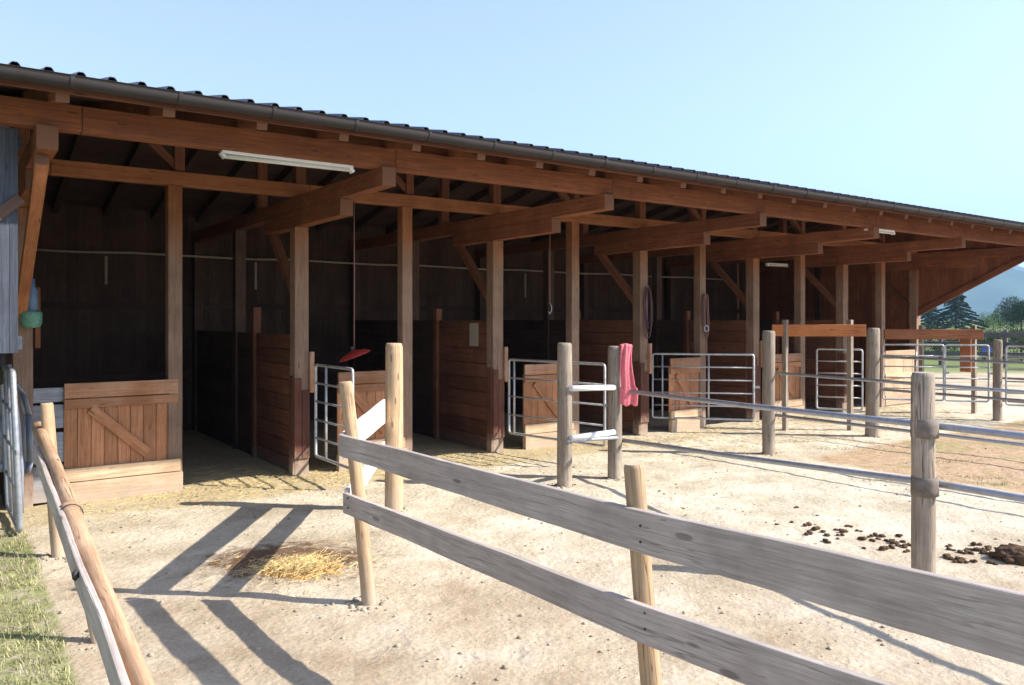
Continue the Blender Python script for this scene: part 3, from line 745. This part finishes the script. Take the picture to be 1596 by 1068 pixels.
orange_rail(1378, 1532, 15.2, 521, (1436, 1518), 'orange brown board on pale posts at the far end in front of the conifer', (1505, .62), 'orange2')

# ------------------------------------------------------------------ wooden board fence, foreground right
C1 = Vector((-.93, 4.99, 0)); S2 = Vector((.56, 3.06, 0)); S3 = Vector((1.75, 1.45, 0)); P1 = px(614, 7.5)
t = thing('board_fence', 'wooden fence of two grey boards on stakes crossing the foreground from the leaning corner stake', 'fence', C1)
def stake(t, p, h, r0, lean, sq=False, mat='stake'):
    p = Vector(p); mb = MB(); mb.log(p-Z*.15-Vector((lean[0], lean[1], 0))*.1, p+Z*h+Vector((lean[0], lean[1], 0)), r0*1.02, r0*.95, 14, 10, .06, .008)
    return mb.build('stake', M[mat], t)
stake(t, C1+Vector((.02, .06, 0)), 1.40, .045, (-.15, .01)); stake(t, S2+Vector((.02, .02, 0)), 1.24, .042, (-.11, 0)); stake(t, S3, 1.30, .045, (0, 0))
def board(t, pts, w_, th, mat, name='board', taper=None):
    """board with rough edges along a polyline of top-edge points"""
    mb = MB(); tn0 = random.uniform(.92, 1.08)
    L = 0; res = []
    for i in range(len(pts)-1):
        a_, b_ = Vector(pts[i]), Vector(pts[i+1]); k_ = max(2, int((b_-a_).length/.05))
        for j in range(k_+(1 if i == len(pts)-2 else 0)): res.append(a_.lerp(b_, j/k_))
    d = (res[-1]-res[0]); d.z = 0; d.normalize(); s_ = Vector((d.y, -d.x, 0))
    ou, ov = random.uniform(0, 30), random.uniform(0, 30); base = len(mb.v); sd = random.random()*50
    hs = [0, .012, .5, .988, 1]
    n_ = len(res)
    for i, p_ in enumerate(res):
        wt = w_*(1+((taper or 1)-1)*i/(n_-1)); e1 = .004*noise.noise(Vector((i*.10, sd, 0)))+.001*noise.noise(Vector((i*.6, sd, 3))); e2 = .005*noise.noise(Vector((i*.09, sd, 9)))+.0015*noise.noise(Vector((i*.6, sd, 9)))
        wf = .006*noise.noise(Vector((i*.08, sd, 4)))
        top = p_.z+e1; bot = p_.z-wt+e2
        for sg in (1, -1):
            for h_ in (hs if sg == 1 else hs[::-1]):
                inset = .004 if h_ in (0, 1) else 0
                mb.v.append(Vector((p_.x, p_.y, 0))+s_*(sg*(th/2-inset)+wf)+Z*(bot+(top-bot)*h_))
    K = 10; us = [0]
    for i in range(1, n_): us.append(us[-1]+(res[i]-res[i-1]).length)
    vv = [0, .003, w_/2, w_-.003, w_, w_+th, w_+th+.003, w_*1.5+th, 2*w_+th-.003, 2*w_+th, 2*w_+2*th]
    tn = (tn0, random.random(), 0, 1)
    for i in range(n_-1):
        for j in range(K):
            a = base+K*i+j; b = base+K*i+(j+1) % K
            mb.face((a, a+K, b+K, b), [(ou+us[i], ov+vv[j]), (ou+us[i+1], ov+vv[j]), (ou+us[i+1], ov+vv[j+1]), (ou+us[i], ov+vv[j+1])], tn, False)
    te = (tn0, 0, 1, 1)
    mb.face(tuple(base+j for j in range(K)), [(ou, ov)]*K, te)
    mb.face(tuple(base+K*(n_-1)+j for j in reversed(range(K))), [(ou, ov)]*K, te)
    return mb.build(name, M[mat], t)
def near(u, v, Y): return Vector(((u-798)/F*Y, Y, 1.8-(v-HOR)/F*Y))
board(t, [near(531, 677, 4.93), near(1000, 795, 3.0), near(1594, 924, 1.96), near(1950, 1000, 1.58)], .134, .03, 'grey', 'board', 1.33)
board(t, [near(538, 768, 4.95), near(1000, 941, 3.0), near(1377, 1064, 2.244), near(1950, 1250, 1.58)], .122, .03, 'grey', 'board', 1.28)
dd = (P1-C1).normalized(); e_ = Vector((dd.y, -dd.x, 0))*-.085
board(t, [C1+Vector((-.145, .03, 1.075)), P1+e_+Vector((.0, -.02, 1.05))], .16, .025, 'whiteboard', 'board', 1.4)
board(t, [C1+Vector((-.115, .03, .72)), P1+e_+Vector((.0, -.02, .66))], .14, .025, 'whiteboard')
mb = MB(); mb.log(P1-Z*.15, P1+Z*1.57, .088, .082, 20, 14, .04, .004); mb.build('corner_post', M['stake'], t)
for (pa, Y_) in (((545, 697), 4.88), ((548, 783), 4.9), ((1005, 830), 2.96), ((1012, 965), 2.96)):
    for dz in (-.03, .03):
        q_ = near(pa[0], pa[1], Y_)+Z*dz; mb = MB(); mb.blob(q_+Vector((-.02, -.02, 0)), .006, .006, .006, 1, 1, 0); mb.build('nail', M['bracket'], t)

# ------------------------------------------------------------------ log fence, left foreground
def LX(Y_, z=0, o=0): return Vector((-.858-.668*(Y_-1.892)-o*.83, Y_-o*.555, z))
t = thing('log_rail_fence', 'low fence of peeled logs and a grey board at the left edge beside the grass', 'fence', LX(6.07))
mb = MB(); mb.log((-3.77, 6.33, .942), (-2.05, 3.74, .857), .046, .036, 16, 26, .05, .004); mb.build('log_rail', M['logw'], t)
mb = MB(); mb.log((-2.165, 3.88, .868), (-.492, 1.50, .655), .046, .018, 16, 26, .06, .003); mb.build('log_rail', M['logw'], t)
board(t, [near(56, 695, 5.6), near(97, 800, 3.72), near(126, 880, 3.1), near(158, 955, 2.66), near(196, 1061, 2.25), near(300, 1330, 1.5)], .11, .022, 'grey')
stake(t, (-3.44, 6.04, 0), 1.16, .047, (-.09, 0)); stake(t, (-2.30, 4.44, 0), .84, .032, (-.20, 0)); stake(t, (-.62, 1.6, 0), .62, .04, (0, 0))
mb = MB(); mb.blob(near(118, 897, 3.04), .016, .016, .022, 2, 1, .2); mb.build('bolt', M['bracket'], t)
mb = MB(); mb.path([(-2.105+.052*math.cos(q_)*.83, 3.80+.052*math.cos(q_)*.55, .863+.052*math.sin(q_)) for q_ in np.linspace(0, 2*math.pi, 17)[:-1]], .003, 6, 1, True); mb.build('wire_tie', M['bracket'], t)

# ------------------------------------------------------------------ wheelbarrow on end in the left doorway
c = px(0, 7.3)
t = thing('wheelbarrow', 'bluish grey wheelbarrow standing on end in the shaded doorway at the left edge', 'wheelbarrow', c)
tr = MB(); rows = []
for (h, wd, dp) in ((.35, .23, .02), (.45, .26, .02), (.9, .25, .02), (1.1, .20, .04), (1.2, .13, .08)):
    rows.append([c+DA*(wd*s_)+DB*(dp+(.0 if abs(s_) > .9 else .24*(1-abs(s_)**3)))+Z*h for s_ in np.linspace(-1, 1, 13)])
for j in range(len(rows)-1):
    for i in range(12): tr.poly([rows[j][i], rows[j][i+1], rows[j+1][i+1], rows[j+1][i]], 1, True)
tr = tr.build('tray', M['tray'], t); s_ = tr.modifiers.new('thick', 'SOLIDIFY'); s_.thickness = .006
for s_ in (-1, 1):
    mb = MB(); mb.path([c+DA*(.17*s_)+DB*-.02, c+DA*(.17*s_)+DB*-.02+Z*.4, c+DA*(.14*s_)+DB*-.02+Z*.9, c+DA*(.07*s_)+DB*-.05+Z*1.38], .017, 10); mb.build('handle', M['tray'], t)
mb = MB(); w_c = c+DB*-.05+Z*1.38
mb.path([w_c+DB*(.15*math.cos(q_))+Z*(.15*math.sin(q_)) for q_ in np.linspace(0, 2*math.pi, 25)[:-1]], .035, 10, 1, True); wh = mb.build('wheel', M['rubber'], t)
mb = MB(); lathe(mb, w_c-DA*.02, [(0, 0), (.12, 0), (.12, .04), (0, .04)], 16, DA); mb.build('rim', M['white'], t)

# ------------------------------------------------------------------ horse droppings
protos = []
for s_ in range(4):
    mb = MB()
    for k_ in range(random.choice((2, 3, 4))):
        mb.blob((random.uniform(-.03, .03), random.uniform(-.03, .03), .014+.010*(k_ > 1)), .024, .02, .017, s_*5+k_, 2, .22)
    protos.append(mb)
pl = [(1212, 818), (1233, 815), (1257, 820), (1262, 834), (1283, 830), (1291, 836), (1305, 827), (1311, 836), (1316, 830), (1305, 842), (1324, 822), (1338, 829),
      (1343, 843), (1355, 840), (1360, 845), (1364, 838), (1370, 843), (1376, 839), (1383, 846), (1391, 844), (1395, 849), (1373, 856), (1380, 858), (1391, 855), (1401, 838), (1408, 846), (1412, 861), (1406, 854),
      (1420, 852), (1425, 860), (1478, 852), (1482, 858), (1477, 872), (1484, 874), (1492, 877), (1500, 863), (1506, 859), (1512, 858), (1510, 864), (1520, 850), (1498, 874), (1505, 878), (1528, 861),
      (1533, 864), (1540, 857), (1546, 866), (1548, 880), (1535, 858), (1240, 792), (1348, 857), (1288, 846), (1270, 826), (1516, 877)]
dp = []
for i, (u_, v_) in enumerate(pl):
    q_ = gr(u_, v_); q_.z = gheight(q_.x, q_.y)-.002
    if i < 4:
        o = protos[i].build('horse_dropping', M['manure'], None, 0, (0, 0, 0))
    else: o = dp[i % 4].copy(); C.objects.link(o)
    o.location = q_; o.rotation_euler = (0, 0, random.uniform(0, 6.28)); s_ = random.uniform(.5, 1.15); o.scale = (s_, s_, s_*.75)
    tag(o, 'small dark horse dropping on the pale dirt around the near round post', 'horse dropping', 'horse droppings on the pale dirt'); dp.append(o)
q_ = gr(1584, 874); mb = MB()
mb.blob(q_+Z*.035, .155, .12, .075, 3, 3, .3, 1, 3.2)
for k_ in range(26):
    an = random.uniform(0, 6.28); rr = random.uniform(.05, .17)
    mb.blob(q_+Vector((rr*math.cos(an), rr*.75*math.sin(an), max(.01, .12-rr*.55))), .032, .028, .024, k_+9, 2, .22)
o = mb.build('dung_heap', M['manure'], None); tag(o, 'large dark heap of horse dung at the right edge', 'dung heap')

# ------------------------------------------------------------------ loose stuff on the ground
def strands(nm, mat, pts_fn, count, lmin, lmax, r, label, flat=True, cat='straw'):
    mb = MB()
    for _ in range(count):
        p_ = pts_fn()
        if p_ is None: continue
        an = random.uniform(0, math.pi); L = random.uniform(lmin, lmax); d = Vector((math.cos(an), math.sin(an), random.uniform(-.1, .25 if flat else .5)))
        q0 = p_-d*(L/2); q1 = p_+d*(L/2); s_ = Vector((-d.y, d.x, 0)).normalized()*r
        q0.z = max(q0.z, p_.z-.003)
        tn = random.uniform(.65, 1.25); b = len(mb.v)
        mb.v += [q0-s_, q0+s_, q0+Z*r*1.6, q1-s_, q1+s_, q1+Z*r*1.6]
        for f_ in ((0, 1, 4, 3), (1, 2, 5, 4), (2, 0, 3, 5)): mb.face(tuple(b+i for i in f_), [(0, 0)]*4, (tn, 0, 0, 1))
    o = mb.build(nm, M[mat], None); tag(o, label, cat, None, 'stuff'); return o
def in_front():
    a = random.triangular(-2.6, 4.5, -.4); b = random.triangular(-1.4, 1.2, -.15); p_ = A(a, b); p_.z = gheight(p_.x, p_.y)+.006; return p_
strands('straw_litter', 'straw', in_front, 3000, .02, .11, .0014, 'loose yellow straw scattered in front of the stall openings')
def in_far():
    a = random.uniform(4, 13); b = random.triangular(-3.0, .2, -.4); p_ = A(a, b); p_.z = gheight(p_.x, p_.y)+.006; return p_
strands('straw_litter', 'straw', in_far, 2200, .03, .12, .0017, 'thin straw scattered on the ground before the far stalls')
def in_pile():
    an = random.uniform(0, 6.28); r_ = abs(random.gauss(0, .13)) if random.random() < .8 else abs(random.gauss(0, .35)); x_, y_ = -1.50+r_*1.25*math.cos(an), 5.66+r_*math.sin(an)
    return Vector((x_, y_, gheight(x_, y_)+.01+.045*math.exp(-(r_/.2)**2)))
strands('hay_pile', 'straw', in_pile, 1900, .02, .09, .0014, 'small pile of golden hay on the dark damp patch in the yard', False, 'hay')
mb = MB(); nr, ns = 20, 64
g_ = [[None]*ns for _ in range(nr+1)]
for j in range(nr+1):
    for i in range(ns):
        r_ = j/nr; th = 2*math.pi*i/ns; k_ = 1+.55*noise.noise(Vector((math.cos(th)*2.2, math.sin(th)*2.2, 3)))+.3*noise.noise(Vector((math.cos(th)*6, math.sin(th)*6, 5)))
        x_, y_ = -1.50+.34*r_*k_*math.cos(th), 5.66+.26*r_*k_*math.sin(th)
        g_[j][i] = Vector((x_, y_, gheight(x_, y_)-.012+.045*(1-r_)**.9+.022*noise.noise(Vector((x_*16, y_*16, 0)))*(1-r_*.6)))
for j in range(nr):
    for i in range(ns): mb.poly([g_[j][i], g_[j+1][i], g_[j+1][(i+1) % ns], g_[j][(i+1) % ns]], 1, True)
o = mb.build('sawdust', M['sawdust'], None); tag(o, 'orange sawdust heaped under the hay on the damp patch', 'sawdust', None, 'stuff')
# grass tufts
mb = MB()
for _ in range(7000):
    Y_ = random.uniform(2.2, 6.8); x_ = -2.02-.70*(Y_-3.8)-random.uniform(.05, 2.4)
    if noise.noise(Vector((x_*1.3, Y_*1.3, 2)))+random.uniform(-.3, .3) < -.12: continue
    for _b in range(random.randint(4, 9)):
        p_ = Vector((x_+random.gauss(0, .02), Y_+random.gauss(0, .02), 0)); p_.z = gheight(p_.x, p_.y)-.004
        an = random.uniform(0, 6.28); h = random.uniform(.012, .05); ln = h*random.uniform(.3, 1.3); d = Vector((math.cos(an), math.sin(an), 0)); s_ = Vector((-d.y, d.x, 0))*.0022
        mid = p_+d*ln*.4+Z*h*.65; tip = p_+d*ln+Z*h; tn = (random.uniform(.7, 1.7), 0, 0, 1); b = len(mb.v)
        mb.v += [p_-s_, p_+s_, mid+s_*.8, mid-s_*.8, tip]
        mb.face((b, b+1, b+2, b+3), [(0, 0)]*4, tn); mb.face((b+3, b+2, b+4), [(0, 0)]*3, tn)
for (u_, v_) in ((1370, 748), (1405, 750), (1440, 752), (1300, 700), (1480, 720), (1530, 745), (1250, 690), (1550, 756)):
    c_ = gr(u_, v_)
    for _b in range(130):
        p_ = c_+Vector((random.gauss(0, .16), random.gauss(0, .06), 0)); an = random.uniform(0, 6.28); h = random.uniform(.012, .045); d = Vector((math.cos(an), math.sin(an), 0)); s_ = Vector((-d.y, d.x, 0))*.003
        p_.z = gheight(p_.x, p_.y)-.004
        b = len(mb.v); mb.v += [p_-s_, p_+s_, p_+d*h*.6+Z*h]; mb.face((b, b+1, b+2), [(0, 0)]*3, (random.uniform(.8, 1.6), 0, 0, 1))
o = mb.build('grass', M['grass'], None); tag(o, 'short sparse grass at the left edge and in the yard', 'grass', None, 'stuff')
# clods and pebbles
mb = MB()
for _ in range(3400):
    Y_ = 1.7+10*random.random()**1.6; x_ = random.uniform(-.62, .66)*Y_*1.05
    if noise.noise(Vector((x_*.9, Y_*.9, 7)))+random.uniform(-.35, .35) < 0: continue
    r_ = random.choice((.004, .005, .006, .008, .012)) * random.uniform(.7, 1.4)
    mb.blob((x_, Y_, gheight(x_, Y_)+r_*.25), r_*1.2, r_, r_*.7, _, 1, .3, random.uniform(.55, 1.15))
feet = [P1, P2, P3, P4, P5, P6, P7, C1+Vector((.02, .06, 0)), S2, Vector((-3.44, 6.04, 0)), Vector((-2.30, 4.44, 0))]+[A(i*S, 0) for i in range(6)]+[A((i+.5)*S, 0) for i in range(-1, 5)]
for ft in feet:
    for k_ in range(34):
        an = random.uniform(0, 6.28); rr = .085+abs(random.gauss(0, .045)); r_ = random.uniform(.006, .022)*(1 if rr < .13 else .6)
        x_, y_ = ft.x+rr*math.cos(an), ft.y+rr*math.sin(an)
        mb.blob((x_, y_, gheight(x_, y_)+r_*.1), r_*1.3, r_*1.1, r_*.7, k_, 1, .3, random.uniform(.6, 1.1))
o = mb.build('dirt_clods', M['stone'], None); tag(o, 'small clods and pebbles scattered over the dusty yard', 'clods', None, 'stuff')

# ------------------------------------------------------------------ background on the right
def leafcloud(mb, fn, count, size):
    for _ in range(count):
        p_ = fn()
        n_ = Vector((random.gauss(0, 1), random.gauss(0, 1), random.gauss(0, 1))).normalized(); x = n_.orthogonal().normalized(); y = n_.cross(x); s_ = size*random.uniform(.6, 1.4)
        tn = random.uniform(.55, 1.5); b = len(mb.v)
        mb.v += [p_-x*s_, p_+y*s_*.5, p_+x*s_, p_-y*s_*.5]; mb.face((b, b+1, b+2, b+3), [(0, 0)]*4, (tn, 0, 0, 1))
def conifer(c, H, Rr, label, count=24000):
    t = thing('spruce_tree', label, 'tree', c, None)
    mb = MB(); mb.log(Vector(c)-Z*.3, Vector(c)+Z*H*.97, H*.022, .03, 10, 6, .03); mb.build('trunk', M['bark'], t)
    mb = MB(); br = []
    for i in range(84):
        h = .07+.92*(i/84)**.85; an = i*2.4+random.uniform(-.3, .3); L = Rr*(1-h)**1.0*random.uniform(.7, 1.15)+.08
        br.append((h*H, an, L))
    wt = [q[2]+.25 for q in br]
    def fn():
        h, an, L = random.choices(br, wt)[0]
        s_ = random.random()**.6; sp_w = L*.10*(1.1-s_)
        return Vector(c)+Vector((math.cos(an)*L*s_-math.sin(an)*random.gauss(0, sp_w), math.sin(an)*L*s_+math.cos(an)*random.gauss(0, sp_w), h-L*.22*s_**1.5+random.gauss(0, .008*H)))
    leafcloud(mb, fn, count, H*.015); mb.build('crown', M['needle'], t)
def broad(c, H, Rr, mat, label, name='broadleaf_tree', cat='tree', count=9000, group=None):
    t = thing(name, label, cat, c, group); mb = MB(); mb.log(Vector(c)-Z*.2, Vector(c)+Z*H*.6, H*.03, H*.012, 10, 5, .05)
    for _ in range(5):
        an = random.uniform(0, 6.28); mb.log(Vector(c)+Z*H*.3, Vector(c)+Vector((math.cos(an)*Rr*.6, math.sin(an)*Rr*.6, H*.7)), H*.014, H*.005, 7, 3, .05)
    mb.build('trunk', M['bark'], t)
    cl = [(Vector(c)+Vector((random.uniform(-.7, .7)*Rr, random.uniform(-.7, .7)*Rr, H*random.uniform(.22, .85))), Rr*random.uniform(.22, .45)) for _ in range(22)]
    def fn():
        q_, r_ = random.choice(cl); v_ = Vector((random.gauss(0, 1), random.gauss(0, 1), random.gauss(0, 1))).normalized()
        return q_+v_*(r_*random.random()**.35)
    mb = MB(); leafcloud(mb, fn, count, H*.02); mb.build('crown', M[mat], t)
conifer(px(1490, 120), 7.0, 4.9, 'dark green spruce rising just beyond the right end of the stable')
conifer(px(1448, 135), 5.6, 4.0, 'smaller dark spruce half hidden by the end of the stable roof')
broad(px(1548, 130), 3.0, 2.6, 'leafl', 'light green round bush in front of the blue hills')
broad(px(1592, 115), 5.0, 3.4, 'leaf', 'dark broadleaf tree at the far right edge of the photo')
broad(px(1640, 110), 6.2, 3.8, 'leaf', 'tall dark tree beyond the right edge')
broad(px(1575, 170), 4.2, 4.5, 'leaf', 'distant bluish green tree between the pale bush and the edge tree')
for i, (u_, Y_, h_) in enumerate(((1440, 37, 1.55), (1472, 36, 1.4), (1503, 37, 1.5), (1535, 35, 1.35), (1563, 36, 1.5), (1592, 34, 1.7), (1630, 35, 1.6))):
    broad(px(u_, Y_), h_, .95, 'leaf', ['dark bush behind the stable end post', 'low dark bush below the spruce', 'dark bush behind the hanging orange board', 'low bush right of the orange board', 'dark bush behind the thin right post', 'dark bush at the right border', 'bush beyond the right border'][i], 'bush', 'bush', 3500, 'dark bushes lining the meadow')
# far dark board fence
t = thing('far_board_fence', 'dark weathered three board fence on the meadow behind the tube gates', 'fence', px(1500, 34))
f0 = px(1330, 33); f1 = px(1800, 27); k_ = 9
for j in range(k_+1):
    q_ = f0.lerp(f1, j/k_); mb = MB(); mb.beam(q_-Z*.2, q_+Z*1.4, .12, .12, DB); mb.build('post', M['farfence'], t)
for z in (.45, .82, 1.2):
    mb = MB(); mb.beam(f0+Z*z+Vector((0, -.08, 0)), f1+Z*z+Vector((0, -.08, 0)), .04, .2, Z, None, 12, .01); mb.build('board', M['farfence'], t)
# small blue sign on the far fence
q_ = px(1545, 32.3); t = thing('blue_sign', 'tiny blue panel fixed on the far fence below the pale green bush', 'sign', q_)
mb = MB(); mb.beam(q_+Vector((-.4, .0, .62)), q_+Vector((.4, .0, .62)), .03, .3); mb.build('panel', M['blue'], t)
for s_ in (-.3, .3):
    mb = MB(); mb.beam(q_+Vector((s_, .06, -.1)), q_+Vector((s_, .06, .7)), .05, .05, DB); mb.build('leg', M['farfence'], t)
# hills
def hills(name, Yc, depth, zmax, x0, x1, seed, label):
    mb_v = []; nx_, ny_ = 110, 16
    for j in range(ny_+1):
        for i in range(nx_+1):
            x = x0+(x1-x0)*i/nx_; t_ = j/ny_; y = Yc+depth*(t_-.5)
            prof_ = math.sin(math.pi*t_)**1.2; edge_ = min(1, i/12, (nx_-i)/12)
            h = zmax*(.62+.55*noise.noise(Vector((x/900+seed, seed, 0)))+.22*noise.noise(Vector((x/260, y/260+seed, 0)))+.07*noise.noise(Vector((x/80, y/80, seed))))
            mb_v.append(Vector((x, y, max(-3, h*prof_*edge_-3*(1-prof_)))))
    mb = MB(); mb.v = mb_v
    for j in range(ny_):
        for i in range(nx_):
            a = j*(nx_+1)+i; mb.face((a, a+1, a+nx_+2, a+nx_+1), [(0, 0)]*4, (1, 0, 0, 1), True)
    o = mb.build(name, M['hill'], None, 0, (0, 0, 0)); tag(o, label, None, None, 'structure')
hills('hills', 2300, 900, 170, -1500, 4300, 3.1, 'near wooded ridge fading blue')
hills('hills', 3500, 900, 420, -1500, 4300, 8.7, 'far blue mountain ridge beyond the stable')
# haze
m = bpy.data.materials.new('haze'); m.use_nodes = True; n = m.node_tree; n.nodes.clear()
pv = n.nodes.new('ShaderNodeVolumePrincipled'); pv.inputs['Density'].default_value = .0003; pv.inputs['Color'].default_value = (.42, .68, 1, 1); pv.inputs['Anisotropy'].default_value = .2
ou_ = n.nodes.new('ShaderNodeOutputMaterial'); n.links.new(pv.outputs[0], ou_.inputs['Volume'])
me = bpy.data.meshes.new('haze'); hx = 4500; z0_, z1_ = -5, 620
vs = [(x, y, z) for z in (z0_, z1_) for y in (-hx, hx) for x in (-hx, hx)]
me.from_pydata(vs, [], [(0, 2, 3, 1), (4, 5, 7, 6), (0, 1, 5, 4), (1, 3, 7, 5), (3, 2, 6, 7), (2, 0, 4, 6)]); me.materials.append(m)
o = bpy.data.objects.new('haze', me); C.objects.link(o); tag(o, 'thin blue air haze over the valley', None, None, 'stuff')
